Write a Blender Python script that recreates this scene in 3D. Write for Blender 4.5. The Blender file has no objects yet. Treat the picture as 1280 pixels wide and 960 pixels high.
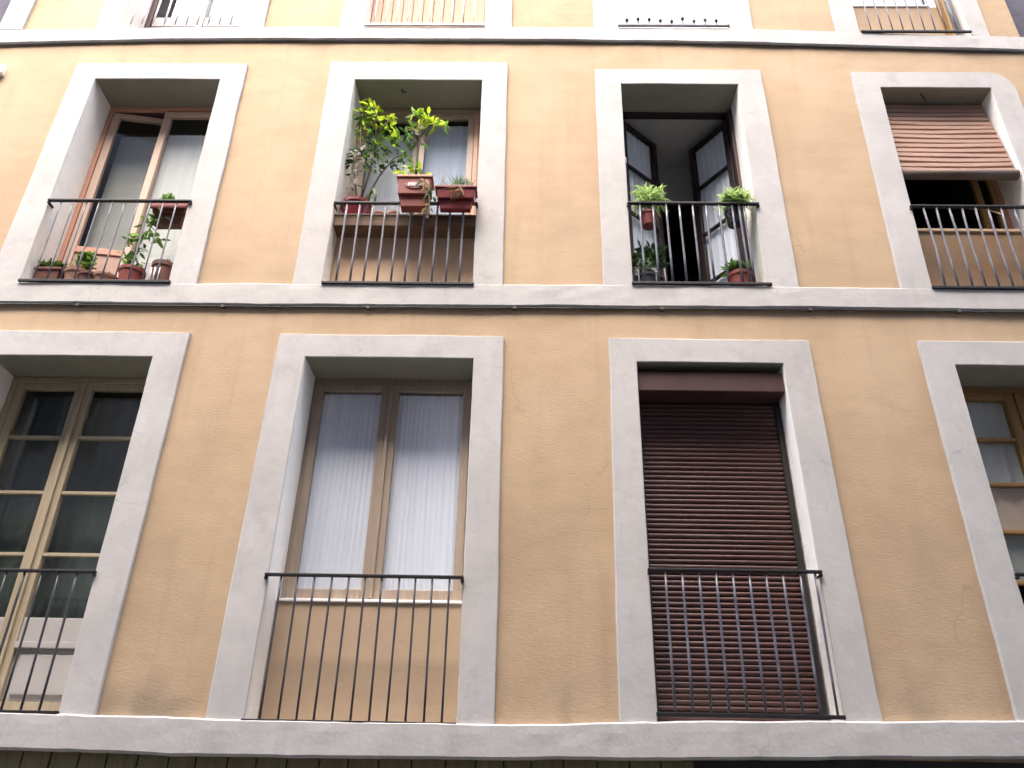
import bpy, bmesh, math, random
from mathutils import Vector, Matrix, noise
random.seed(7)
S = bpy.context.scene
COL = S.collection
rad = math.radians

# ------------------------------------------------------------------ camera
def make_camera():
    pitch, yaw, roll = 0.5028170304, -0.0210533360, 0.0215766077
    cp, sp = math.cos(pitch), math.sin(pitch)
    right, up, fwd = Vector((1, 0, 0)), Vector((0, -sp, cp)), Vector((0, cp, sp))
    c, s = math.cos(roll), math.sin(roll)
    right, up = c*right + s*up, -s*right + c*up
    Y = Matrix(((math.cos(yaw), math.sin(yaw), 0), (-math.sin(yaw), math.cos(yaw), 0), (0, 0, 1)))
    right, up, fwd = Y @ right, Y @ up, Y @ fwd
    cam = bpy.data.cameras.new('camera')
    o = bpy.data.objects.new('camera', cam); COL.objects.link(o)
    m = Matrix((right, up, -fwd)).transposed().to_4x4()
    m.translation = Vector((0, -5, 0))
    o.matrix_world = m
    cam.sensor_width = 36; cam.lens = 1035/1280*36
    cam.clip_start = 0.05; cam.clip_end = 2000
    S.camera = o
make_camera()

# ------------------------------------------------------------------ light
SUN_EL, SUN_AZ = 62, 14          # soft overcast light from above the street
W = bpy.data.worlds.new('World'); S.world = W; W.use_nodes = True
nt = W.node_tree
sky = nt.nodes.new('ShaderNodeTexSky'); sky.sky_type = 'NISHITA'; sky.sun_disc = False
sky.sun_elevation = rad(SUN_EL); sky.sun_rotation = rad(180 + SUN_AZ)
sky.air_density = 0.7; sky.dust_density = 4.5; sky.ozone_density = 0.6
bg = nt.nodes['Background']; bg.inputs['Strength'].default_value = 0.15
nt.links.new(sky.outputs[0], bg.inputs['Color'])
sl = bpy.data.lights.new('sun', 'SUN'); sl.energy = .6; sl.angle = rad(60); sl.color = (1, .985, .97)
so = bpy.data.objects.new('sun', sl); COL.objects.link(so)
az = rad(SUN_AZ)
d = Vector((-math.sin(az)*math.cos(rad(SUN_EL)), -math.cos(az)*math.cos(rad(SUN_EL)), math.sin(rad(SUN_EL))))
so.rotation_euler = d.to_track_quat('Z', 'Y').to_euler()
S.view_settings.view_transform = 'Standard'
try: S.view_settings.look = 'None'
except Exception: pass
S.view_settings.exposure = 3.12
S.view_settings.gamma = 1

# ------------------------------------------------------------------ materials
def nd(t, typ, **kw):
    n = t.nodes.new(typ)
    for k, v in kw.items(): setattr(n, k, v)
    return n
def mat(name, col, rough=.7, spec=.3, metal=0, var=.12, scale=6, stretch=(1, 1, 1), bump=0, bscale=60, bstretch=(1, 1, 1),
        spots=None, spot_scale=3, spot_amt=(.55, .7), trans=0, var2=0, scale2=1.2, layers=()):
    m = bpy.data.materials.new(name); m.use_nodes = True; t = m.node_tree
    b = t.nodes['Principled BSDF']
    b.inputs['Roughness'].default_value = rough; b.inputs['Metallic'].default_value = metal
    b.inputs['Specular IOR Level'].default_value = spec
    tc = nd(t, 'ShaderNodeNewGeometry')
    mp = nd(t, 'ShaderNodeMapping'); mp.inputs['Scale'].default_value = stretch
    t.links.new(tc.outputs['Position'], mp.inputs[0])
    nz = nd(t, 'ShaderNodeTexNoise'); nz.inputs['Scale'].default_value = scale; nz.inputs['Detail'].default_value = 6
    nz.inputs['Roughness'].default_value = .62
    t.links.new(mp.outputs[0], nz.inputs['Vector'])
    rp = nd(t, 'ShaderNodeMapRange'); rp.inputs[1].default_value = .28; rp.inputs[2].default_value = .72
    rp.inputs[3].default_value = 1-var; rp.inputs[4].default_value = 1+var
    t.links.new(nz.outputs['Fac'], rp.inputs[0])
    cur = rp.outputs[0]
    if var2:
        n2 = nd(t, 'ShaderNodeTexNoise'); n2.inputs['Scale'].default_value = scale2; n2.inputs['Detail'].default_value = 3
        t.links.new(tc.outputs['Position'], n2.inputs['Vector'])
        r2 = nd(t, 'ShaderNodeMapRange'); r2.inputs[1].default_value = .3; r2.inputs[2].default_value = .7
        r2.inputs[3].default_value = 1-var2; r2.inputs[4].default_value = 1+var2
        t.links.new(n2.outputs['Fac'], r2.inputs[0])
        mu = nd(t, 'ShaderNodeMath', operation='MULTIPLY'); t.links.new(cur, mu.inputs[0]); t.links.new(r2.outputs[0], mu.inputs[1])
        cur = mu.outputs[0]
    vm = nd(t, 'ShaderNodeVectorMath', operation='SCALE'); vm.inputs[0].default_value = col[:3]
    t.links.new(cur, vm.inputs['Scale'])
    out = vm.outputs[0]
    if spots:
        n3 = nd(t, 'ShaderNodeTexNoise'); n3.inputs['Scale'].default_value = spot_scale; n3.inputs['Detail'].default_value = 8
        n3.inputs['Roughness'].default_value = .7
        t.links.new(mp.outputs[0], n3.inputs['Vector'])
        r3 = nd(t, 'ShaderNodeMapRange'); r3.inputs[1].default_value = spot_amt[0]; r3.inputs[2].default_value = spot_amt[1]
        t.links.new(n3.outputs['Fac'], r3.inputs[0])
        mx = nd(t, 'ShaderNodeMix', data_type='RGBA'); t.links.new(r3.outputs[0], mx.inputs[0])
        t.links.new(out, mx.inputs[6]); mx.inputs[7].default_value = (*spots, 1)
        out = mx.outputs[2]
    for lc, lsc, (lo, hi), lst, amt in layers:      # stains and wear with shapes of their own
        m4 = nd(t, 'ShaderNodeMapping'); m4.inputs['Scale'].default_value = lst; t.links.new(tc.outputs['Position'], m4.inputs[0])
        n4 = nd(t, 'ShaderNodeTexNoise'); n4.inputs['Scale'].default_value = lsc; n4.inputs['Detail'].default_value = 6; n4.inputs['Roughness'].default_value = .65
        t.links.new(m4.outputs[0], n4.inputs['Vector'])
        r4 = nd(t, 'ShaderNodeMapRange'); r4.inputs[1].default_value = lo; r4.inputs[2].default_value = hi; r4.inputs[4].default_value = amt
        t.links.new(n4.outputs['Fac'], r4.inputs[0])
        mx4 = nd(t, 'ShaderNodeMix', data_type='RGBA'); t.links.new(r4.outputs[0], mx4.inputs[0])
        t.links.new(out, mx4.inputs[6]); mx4.inputs[7].default_value = (*lc, 1); out = mx4.outputs[2]
    t.links.new(out, b.inputs['Base Color'])
    if bump:
        mb = nd(t, 'ShaderNodeMapping'); mb.inputs['Scale'].default_value = bstretch
        t.links.new(tc.outputs['Position'], mb.inputs[0])
        nb = nd(t, 'ShaderNodeTexNoise'); nb.inputs['Scale'].default_value = bscale; nb.inputs['Detail'].default_value = 7
        nb.inputs['Roughness'].default_value = .65
        t.links.new(mb.outputs[0], nb.inputs['Vector'])
        bu = nd(t, 'ShaderNodeBump'); bu.inputs['Strength'].default_value = 1; bu.inputs['Distance'].default_value = bump
        t.links.new(nb.outputs['Fac'], bu.inputs['Height']); t.links.new(bu.outputs[0], b.inputs['Normal'])
    if trans:
        tr = nd(t, 'ShaderNodeBsdfTranslucent'); t.links.new(out, tr.inputs[0])
        mxs = nd(t, 'ShaderNodeMixShader'); mxs.inputs[0].default_value = trans
        t.links.new(b.outputs[0], mxs.inputs[1]); t.links.new(tr.outputs[0], mxs.inputs[2])
        t.links.new(mxs.outputs[0], t.nodes['Material Output'].inputs[0])
    return m
def glass_mat(name, tint=(.978, .984, .982), refl=1.0):
    m = bpy.data.materials.new(name); m.use_nodes = True; t = m.node_tree
    t.nodes.remove(t.nodes['Principled BSDF'])
    ge = nd(t, 'ShaderNodeNewGeometry')         # Schlick reflectance, the same from both sides of the pane
    dt = nd(t, 'ShaderNodeVectorMath', operation='DOT_PRODUCT')
    t.links.new(ge.outputs['Normal'], dt.inputs[0]); t.links.new(ge.outputs['Incoming'], dt.inputs[1])
    ab = nd(t, 'ShaderNodeMath', operation='ABSOLUTE'); t.links.new(dt.outputs['Value'], ab.inputs[0])
    om = nd(t, 'ShaderNodeMath', operation='SUBTRACT'); om.inputs[0].default_value = 1; t.links.new(ab.outputs[0], om.inputs[1]); om.use_clamp = True
    pw = nd(t, 'ShaderNodeMath', operation='POWER'); pw.inputs[1].default_value = 5; t.links.new(om.outputs[0], pw.inputs[0])
    ml = nd(t, 'ShaderNodeMath', operation='MULTIPLY_ADD'); ml.inputs[1].default_value = .9*refl; ml.inputs[2].default_value = .042*refl; ml.use_clamp = True
    t.links.new(pw.outputs[0], ml.inputs[0])
    tr = nd(t, 'ShaderNodeBsdfTransparent'); tr.inputs[0].default_value = (*tint, 1)
    gl = nd(t, 'ShaderNodeBsdfGlossy'); gl.inputs['Roughness'].default_value = .03
    tc = nd(t, 'ShaderNodeNewGeometry'); nb = nd(t, 'ShaderNodeTexNoise'); nb.inputs['Scale'].default_value = 2.5
    t.links.new(tc.outputs['Position'], nb.inputs['Vector'])
    bu = nd(t, 'ShaderNodeBump'); bu.inputs['Distance'].default_value = .01; bu.inputs['Strength'].default_value = .5
    t.links.new(nb.outputs['Fac'], bu.inputs['Height']); t.links.new(bu.outputs[0], gl.inputs['Normal'])
    mx = nd(t, 'ShaderNodeMixShader'); t.links.new(ml.outputs[0], mx.inputs[0])
    t.links.new(tr.outputs[0], mx.inputs[1]); t.links.new(gl.outputs[0], mx.inputs[2])
    t.links.new(mx.outputs[0], t.nodes['Material Output'].inputs[0])
    return m
def cracks(m, sc, col, amt, lo):         # hairline cracks here and there
    t = m.node_tree; b = t.nodes['Principled BSDF']; src = b.inputs['Base Color'].links[0].from_socket
    g = nd(t, 'ShaderNodeNewGeometry')
    n = nd(t, 'ShaderNodeTexNoise'); n.inputs['Scale'].default_value = 5; n.inputs['Detail'].default_value = 5; t.links.new(g.outputs['Position'], n.inputs['Vector'])
    ad = nd(t, 'ShaderNodeVectorMath', operation='MULTIPLY_ADD'); t.links.new(n.outputs['Color'], ad.inputs[0]); ad.inputs[1].default_value = (.28, .28, .28); t.links.new(g.outputs['Position'], ad.inputs[2])
    v = nd(t, 'ShaderNodeTexVoronoi', feature='DISTANCE_TO_EDGE'); v.inputs['Scale'].default_value = sc; t.links.new(ad.outputs[0], v.inputs['Vector'])
    r = nd(t, 'ShaderNodeMapRange'); r.inputs[1].default_value = .0015; r.inputs[2].default_value = .006; r.inputs[3].default_value = 1; r.inputs[4].default_value = 0; t.links.new(v.outputs['Distance'], r.inputs[0])
    n2 = nd(t, 'ShaderNodeTexNoise'); n2.inputs['Scale'].default_value = 1.3; n2.inputs['Detail'].default_value = 3; t.links.new(g.outputs['Position'], n2.inputs['Vector'])
    q = nd(t, 'ShaderNodeMapRange'); q.inputs[1].default_value = lo; q.inputs[2].default_value = lo+.08; q.inputs[4].default_value = amt; t.links.new(n2.outputs['Fac'], q.inputs[0])
    mu = nd(t, 'ShaderNodeMath', operation='MULTIPLY'); t.links.new(r.outputs[0], mu.inputs[0]); t.links.new(q.outputs[0], mu.inputs[1])
    mx = nd(t, 'ShaderNodeMix', data_type='RGBA'); t.links.new(mu.outputs[0], mx.inputs[0]); t.links.new(src, mx.inputs[6]); mx.inputs[7].default_value = (*col, 1)
    t.links.new(mx.outputs[2], b.inputs['Base Color'])
def splash(m, z0, z1, col, amt):        # patchy grime where the wall meets the ledge below
    t = m.node_tree; b = t.nodes['Principled BSDF']; src = b.inputs['Base Color'].links[0].from_socket
    g = nd(t, 'ShaderNodeNewGeometry'); sp = nd(t, 'ShaderNodeSeparateXYZ'); t.links.new(g.outputs['Position'], sp.inputs[0])
    r = nd(t, 'ShaderNodeMapRange'); r.inputs[1].default_value = z0; r.inputs[2].default_value = z1; r.inputs[3].default_value = 1; r.inputs[4].default_value = 0
    t.links.new(sp.outputs['Z'], r.inputs[0])
    n = nd(t, 'ShaderNodeTexNoise'); n.inputs['Scale'].default_value = 2.6; n.inputs['Detail'].default_value = 6; t.links.new(g.outputs['Position'], n.inputs['Vector'])
    q = nd(t, 'ShaderNodeMapRange'); q.inputs[1].default_value = .44; q.inputs[2].default_value = .68; q.inputs[4].default_value = amt
    t.links.new(n.outputs['Fac'], q.inputs[0])
    mu = nd(t, 'ShaderNodeMath', operation='MULTIPLY'); t.links.new(r.outputs[0], mu.inputs[0]); t.links.new(q.outputs[0], mu.inputs[1])
    mx = nd(t, 'ShaderNodeMix', data_type='RGBA'); t.links.new(mu.outputs[0], mx.inputs[0]); t.links.new(src, mx.inputs[6]); mx.inputs[7].default_value = (*col, 1)
    t.links.new(mx.outputs[2], b.inputs['Base Color'])
M = dict(
 ochre=mat('ochre plaster', (.441, .323, .207), .9, .15, var=.06, scale=5, stretch=(.6, 1, 1.6), bump=.0017, bscale=26, bstretch=(1, 1, 3.2),
           var2=.08, scale2=.9, spots=(.36, .25, .15), spot_scale=1.6, spot_amt=(.56, .80),
           layers=(((.49, .37, .25), .9, (.46, .70), (1, 1, 1), .7), ((.34, .25, .165), 1.5, (.50, .72), (1, 1, 1.4), .4), ((.33, .235, .15), 2.6, (.53, .75), (2.6, 1, .20), .38), ((.30, .22, .15), 34, (.66, .74), (1, 1, 1), .5), ((.36, .24, .15), 9, (.6, .75), (.5, 1, 2.2), .35))),
 trim=mat('grey white stone paint', (.458, .442, .420), .9, .15, var=.05, scale=9, bump=.0020, bscale=22, var2=.06, scale2=2.0,
          layers=(((.33, .31, .29), 3.2, (.55, .78), (2.2, 1, .4), .5), ((.52, .52, .53), 6, (.58, .70), (1, 1, 1), .35), ((.25, .23, .21), 40, (.70, .78), (1, 1, 1), .4)),
          spots=(.37, .35, .34), spot_scale=5, spot_amt=(.55, .78)),
 reveal=mat('cream white reveal paint', (.86, .83, .76), .85, .15, var=.05, scale=8, bump=.004, bscale=25),
 soffit=mat('olive grey soffit shade', (.235, .225, .175), .9, .1, var=.1, scale=6),  # shade under the lintels is put into this darker colour
 infill=mat('beige infill render', (.42, .315, .215), .9, .1, var=.06, bump=.003, bscale=30),
 infill_tan=mat('tan infill render', (.50, .365, .25), .9, .1, var=.06, bump=.003, bscale=30),
 infill_brown=mat('rust stained brown infill render', (.215, .148, .095), .9, .1, var=.1, bump=.003, bscale=30, spots=(.25, .13, .07), spot_scale=4, spot_amt=(.55, .7)),
 infill_pink=mat('pale pink board paint', (.50, .33, .24), .8, .2, var=.06, stretch=(8, 1, .5)),
 white=mat('white gloss paint', (.80, .78, .76), .5, .4, var=.04),
 iron=mat('black railing paint', (.013, .012, .014), .55, .3, var=.25, scale=25),
 irongrey=mat('worn grey railing paint', (.085, .085, .10), .38, .6, var=.3, scale=18, spots=(.20, .2, .22), spot_scale=9, spot_amt=(.5, .75)),
 ironmid=mat('dark grey railing paint', (.040, .040, .046), .5, .4, var=.3, scale=18),
 ironlight=mat('chalky grey railing paint', (.17, .165, .18), .6, .3, var=.2, scale=18),
 wood_olive=mat('weathered cream window paint', (.36, .30, .205), .6, .3, var=.14, scale=7, stretch=(6, 6, .6), spots=(.22, .17, .12), spot_scale=4, spot_amt=(.6, .75)),
 wood_panel=mat('pale grey door panel paint', (.36, .345, .33), .6, .3, var=.06, scale=5),
 wood_tan=mat('tan brown window wood', (.31, .245, .19), .5, .35, var=.18, scale=7, stretch=(8, 8, .6)),
 wood_salmon=mat('salmon window wood', (.50, .26, .18), .55, .3, var=.12, scale=7, stretch=(8, 8, .6)),
 wood_pinkpanel=mat('dusty pink door panel', (.36, .235, .185), .6, .3, var=.1, scale=6),
 shelfwood=mat('dark shelf plank', (.12, .07, .035), .7, .3, var=.25, scale=8, stretch=(.5, 6, 6)),
 wood_pale=mat('pale pink window wood', (.50, .36, .275), .55, .3, var=.1, scale=7, stretch=(8, 8, .6)),
 wood_dark=mat('dark brown casement wood', (.020, .011, .011), .45, .4, var=.25, scale=8, stretch=(8, 8, .6)),
 wood_dark_jamb=mat('reddish brown casement wood', (.065, .03, .028), .5, .4, var=.25, scale=8, stretch=(8, 8, .6)),
 wood_ochre=mat('ochre window wood', (.30, .175, .06), .5, .35, var=.15, scale=7, stretch=(8, 8, .6)),
 shutter=mat('brown roller shutter plastic', (.076, .034, .030), .42, .4, var=.16, scale=10, stretch=(.4, 1, 8), layers=(((.15, .11, .10), 7, (.5, .78), (.35, 1, 3), .45),)),
 guide=mat('dark shutter guide', (.022, .020, .018), .5, .3, var=.1),
 shutter_box=mat('brown shutter box', (.060, .026, .023), .5, .4, var=.25, scale=5),
 blind=mat('pinkish pine blind slat', (.36, .23, .17), .65, .25, var=.14, scale=5, stretch=(.7, 6, 10)),
 blind_bar=mat('pine blind bar', (.13, .088, .062), .65, .25, var=.14, scale=5, stretch=(.7, 6, 10)),
 curtain=mat('sheer white curtain', (.80, .85, .96), .9, .05, var=.09, scale=5, stretch=(22, 1, .25), trans=.08),
 curtain_grey=mat('grey net curtain', (.60, .62, .60), .9, .05, var=.06, scale=5, stretch=(10, 1, .3), trans=.1),
 curtain_dim=mat('dull grey roller blind cloth', (.36, .38, .36), .9, .05, var=.08, scale=3, trans=.05),
 backing_dark=mat('dark grey green pane backing', (.075, .095, .088), .9, .05, var=.2, scale=2.5),
 curtain_blue=mat('pale blue grey curtain', (.48, .54, .66), .9, .05, var=.1, scale=5, stretch=(10, 1, .3), trans=.1),
 curtain_beige=mat('beige curtain', (.62, .50, .40), .9, .05, var=.1, scale=5, stretch=(10, 1, .3), trans=.1),
 plastergrey=mat('grey interior plaster', (.42, .41, .41), .95, .1, var=.05),
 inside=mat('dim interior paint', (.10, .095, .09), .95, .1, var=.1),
 terracotta=mat('terracotta plastic', (.20, .040, .028), .5, .35, var=.12, scale=9),
 terra_rim=mat('light terracotta rim', (.33, .14, .085), .5, .35, var=.1, scale=9),
 red=mat('dark red plastic', (.15, .009, .013), .32, .5, var=.12, scale=8),
 brownpot=mat('dark brown clay', (.12, .048, .034), .55, .3, var=.25, scale=12),
 clay=mat('dusty clay', (.27, .15, .10), .8, .2, var=.2, scale=12),
 darkpot=mat('black plastic', (.02, .02, .022), .4, .4, var=.1),
 soil=mat('dark soil', (.03, .022, .016), .95, .1, var=.3, scale=40, bump=.004, bscale=90),
 stem=mat('woody stem', (.11, .085, .05), .8, .2, var=.2, scale=20),
 stem_pale=mat('pale dry stem', (.30, .23, .14), .8, .2, var=.2, scale=20),
 leaf=mat('green leaf', (.10, .20, .035), .5, .4, var=.3, scale=16, trans=.4),
 leaf_lime=mat('lime young leaf', (.40, .54, .04), .5, .4, var=.25, scale=16, trans=.45),
 leaf_dark=mat('dark green leaf', (.030, .062, .024), .45, .4, var=.3, scale=16, trans=.3),
 leaf_white=mat('cream variegated leaf', (.55, .53, .50), .5, .4, var=.15, scale=16, trans=.3),
 leaf_grey=mat('grey green wisp', (.17, .24, .13), .7, .2, var=.25, scale=16, trans=.4),
 leaf_fern=mat('pale fern green', (.32, .44, .15), .6, .3, var=.3, scale=16, trans=.45),
 moss=mat('low moss green', (.07, .12, .02), .8, .2, var=.35, scale=30, trans=.3),
 dry=mat('dry straw leaf', (.33, .24, .13), .8, .2, var=.25, scale=16, trans=.3),
 olive=mat('olive brown shopfront paint', (.19, .165, .085), .7, .3, var=.2, scale=6, stretch=(6, 1, .6), spots=(.13, .12, .07), spot_scale=5),
 groundfloor=mat('dark olive render', (.11, .095, .055), .9, .1, var=.2, bump=.004),
 darkmetal=mat('dark lattice metal', (.02, .02, .018), .5, .4, var=.2),
 neighbour=mat('slate grey render', (.105, .10, .125), .9, .1, var=.22, scale=5, bump=.006, bscale=18),
 opposite=mat('pale grey render', (.36, .36, .37), .9, .1, var=.06, scale=2),
 stone=mat('grey paving stone', (.22, .21, .20), .85, .2, var=.12, scale=5, bump=.003),
 asphalt=mat('asphalt', (.05, .05, .05), .9, .2, var=.2, scale=40, bump=.003, bscale=120),
 cable=mat('dusty cable rubber', (.07, .065, .06), .55, .3, var=.1),
 roof=mat('clay roof tile', (.28, .13, .08), .85, .2, var=.2, scale=8),
 glass=glass_mat('window glass'), glass_dull=glass_mat('dusty window glass', (.7, .72, .7), .55),
)

cracks(M['ochre'], .8, (.22, .155, .10), .28, .55); cracks(M['trim'], 1.5, (.20, .18, .17), .34, .54)
splash(M['ochre'], .60, .86, (.20, .165, .12), .75)

# ------------------------------------------------------------------ helpers
GROUND = -1.9
def wpos(o):
    v = Vector((0, 0, 0))
    while o is not None: v += o.location; o = o.parent
    return v
class MB:
    def __init__(s): s.v = []; s.f = []
    def quad(s, a, b, c, d):
        i = len(s.v); s.v += [tuple(a), tuple(b), tuple(c), tuple(d)]; s.f.append((i, i+1, i+2, i+3)); return s
    def box(s, x0, x1, y0, y1, z0, z1):
        i = len(s.v)
        s.v += [(x0, y0, z0), (x1, y0, z0), (x1, y1, z0), (x0, y1, z0), (x0, y0, z1), (x1, y0, z1), (x1, y1, z1), (x0, y1, z1)]
        s.f += [tuple(i+k for k in q) for q in ((0, 3, 2, 1), (4, 5, 6, 7), (0, 1, 5, 4), (1, 2, 6, 5), (2, 3, 7, 6), (3, 0, 4, 7))]
        return s
    def tube(s, pts, r, n=6, cap=True):
        pts = [Vector(p) for p in pts]; m = len(pts)
        rs = r if isinstance(r, (list, tuple)) else [r]*m
        base = len(s.v)
        for k, p in enumerate(pts):
            t = (pts[min(k+1, m-1)]-pts[max(k-1, 0)]).normalized()
            a = t.cross(Vector((0, 1, 0.01)));
            if a.length < .05: a = t.cross(Vector((1, 0, 0)))
            a.normalize(); b = t.cross(a)
            for j in range(n):
                an = 2*math.pi*(j+.5)/n
                s.v.append(tuple(p + rs[k]*(math.cos(an)*a + math.sin(an)*b)))
        for k in range(m-1):
            for j in range(n):
                s.f.append((base+k*n+j, base+k*n+(j+1) % n, base+(k+1)*n+(j+1) % n, base+(k+1)*n+j))
        if cap:
            s.f.append(tuple(base+j for j in range(n))[::-1]); s.f.append(tuple(base+(m-1)*n+j for j in range(n)))
        return s
    def lathe(s, c, prof, n=20, sx=1, sy=1):
        base = len(s.v)
        for r, z in prof:
            for j in range(n):
                a = 2*math.pi*j/n
                s.v.append((c[0]+r*sx*math.cos(a), c[1]+r*sy*math.sin(a), c[2]+z))
        for k in range(len(prof)-1):
            for j in range(n):
                s.f.append((base+k*n+j, base+k*n+(j+1) % n, base+(k+1)*n+(j+1) % n, base+(k+1)*n+j))
        return s
    def taper(s, x0, x1, y0, y1, z0, z1, dx=.02, dy=.02):       # box narrower at its foot
        i = len(s.v)
        s.v += [(x0+dx, y0+dy, z0), (x1-dx, y0+dy, z0), (x1-dx, y1-dy, z0), (x0+dx, y1-dy, z0), (x0, y0, z1), (x1, y0, z1), (x1, y1, z1), (x0, y1, z1)]
        s.f += [tuple(i+k for k in q) for q in ((0, 3, 2, 1), (4, 5, 6, 7), (0, 1, 5, 4), (1, 2, 6, 5), (2, 3, 7, 6), (3, 0, 4, 7))]
        return s
    def build(s, name, m, parent=None, smooth=False, bevel=0, rot=None, loc=None, two=None):
        me = bpy.data.meshes.new(name)
        off = wpos(parent) if parent is not None else Vector((0, 0, 0))
        if loc is not None: off = Vector(loc)
        used = sorted({i for q in s.f for i in q}); mp = {i: k for k, i in enumerate(used)}
        s.v = [s.v[i] for i in used]; s.f = [tuple(mp[i] for i in q) for q in s.f]
        vs = [Vector(v) for v in s.v]
        if rot: vs = [rot @ v for v in vs]
        me.from_pydata([tuple(v-off) for v in vs], [], s.f)
        me.materials.append(M[m])
        me.update()
        if smooth: me.polygons.foreach_set('use_smooth', [True]*len(me.polygons))
        o = bpy.data.objects.new(name, me); COL.objects.link(o)
        if parent is not None:
            o.parent = parent
            if loc is not None: o.location = Vector(loc)-wpos(parent)
        elif loc is not None: o.location = loc
        if bevel:
            b = o.modifiers.new('bevel', 'BEVEL'); b.width = bevel; b.segments = 2; b.limit_method = 'ANGLE'; b.angle_limit = rad(40)
        return o
def thing(name, label, cat, loc, group=None):
    o = bpy.data.objects.new(name, None); COL.objects.link(o); o.location = loc; o.empty_display_size = .1
    o['label'] = label; o['category'] = cat
    if group: o['group'] = group
    return o
def tag(o, label, cat, group=None):
    o['label'] = label; o['category'] = cat
    if group: o['group'] = group
    return o
def lab(o, label): o['label'] = label; return o
def kind(o, k): o['kind'] = k; return o
def dup(src, parent, wloc, rot=None):
    c = src.copy(); COL.objects.link(c); c.parent = parent
    c.location = Vector(wloc)-(wpos(parent) if parent is not None else Vector((0, 0, 0)))
    if rot is not None: c.rotation_euler = rot
    return c
def n1(*a): return noise.noise(Vector(a))

# ------------------------------------------------------------------ the street
kind(MB().box(-200, 200, -200, 200, GROUND-.3, GROUND-.004).build('ground', 'asphalt'), 'structure')
kind(MB().box(-60, 60, -4.4, -1.2, GROUND-.2, GROUND).build('street', 'asphalt'), 'structure')
kind(MB().box(-60, 60, -1.2, .25, GROUND-.2, GROUND+.12).build('pavement', 'stone', bevel=.01), 'structure')
kind(MB().box(-60, 60, -5.7, -4.4, GROUND-.2, GROUND+.121).build('pavement', 'stone', bevel=.01), 'structure')

# ------------------------------------------------------------------ the building
B = thing('apartment_building', 'ochre plastered apartment building with grey white window surrounds and string courses', 'building', (-.25, 0, GROUND))
# openings: name -> (inner x0 bottom, x1 bottom, x0 top, x1 top, z0, z1), outer likewise (bottom, top)
OPEN = {
 'A1': ((-3.773, -2.667, -3.776, -2.690, 3.555, 5.712), (-4.010, -2.452, -3.989, -2.480, 5.912)),
 'A2': ((-1.519, -.411, -1.514, -.418, 3.565, 5.715), (-1.740, -.188, -1.751, -.203, 5.943)),
 'A3': ((.768, 1.742, .773, 1.768, 3.585, 5.681), (.551, 1.978, .553, 1.984, 5.863)),
 'A4': ((2.942, 3.915, 2.970, 3.896, 3.567, 5.650), (2.715, 4.112, 2.751, 4.105, 5.845)),
 'B1': ((-3.790, -2.638, -3.790, -2.636, .570, 2.924), (-4.01, -2.425, -4.0, -2.410, 3.128)),
 'B2': ((-1.570, -.376, -1.556, -.379, .558, 2.937), (-1.797, -.160, -1.766, -.171, 3.124)),
 'B3': ((.754, 1.792, .759, 1.770, .620, 2.924), (.537, 2.004, .574, 1.976, 3.117)),
 'B4': ((2.975, 4.02, 2.954, 4.0, .632, 2.928), (2.753, 4.24, 2.737, 4.22, 3.122)),
 'C1': ((-3.730, -2.645, -3.730, -2.650, 6.385, 8.5), (-3.955, -2.423, -3.955, -2.43, 8.7)),
 'C2': ((-1.504, -.427, -1.504, -.43, 6.402, 8.5), (-1.730, -.176, -1.73, -.18, 8.7)),
 'C3': ((.785, 1.765, .785, 1.765, 6.402, 8.5), (.563, 1.986, .563, 1.986, 8.7)),
 'C4': ((2.925, 3.90, 2.93, 3.90, 6.335, 8.5), (2.715, 4.06, 2.72, 4.06, 8.7)),
}
LEDGE = {   # x, bottom z, top z
 'low': [(-4.9, .395, .575), (-3.0, .385, .578), (-1.57, .370, .562), (-.06, .384, .562), (1.0, .402, .60), (2.0, .425, .615), (2.75, .439, .632), (4.34, .45, .64)],
 'mid': [(-4.9, 3.365, 3.545), (-3.9, 3.368, 3.55), (-1.9, 3.367, 3.558), (-.1, 3.376, 3.571), (1.2, 3.384, 3.58), (2.1, 3.388, 3.572), (3.6, 3.382, 3.568), (4.34, 3.378, 3.566)],
 'top': [(-4.835, 6.150, 6.335), (-4.2, 6.178, 6.352), (-3.6, 6.200, 6.372), (-2.68, 6.224, 6.388), (-1.5, 6.228, 6.400), (-.17, 6.227, 6.400), (1.0, 6.216, 6.400), (1.8, 6.200, 6.396), (2.8, 6.165, 6.352), (3.6, 6.138, 6.316), (4.34, 6.115, 6.295)],
}
def lerp_tab(t, x, k):
    if x <= t[0][0]: return t[0][k]
    for a, b in zip(t, t[1:]):
        if x <= b[0]:
            u = (x-a[0])/(b[0]-a[0]); return a[k]+(b[k]-a[k])*u
    return t[-1][k]
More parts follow.
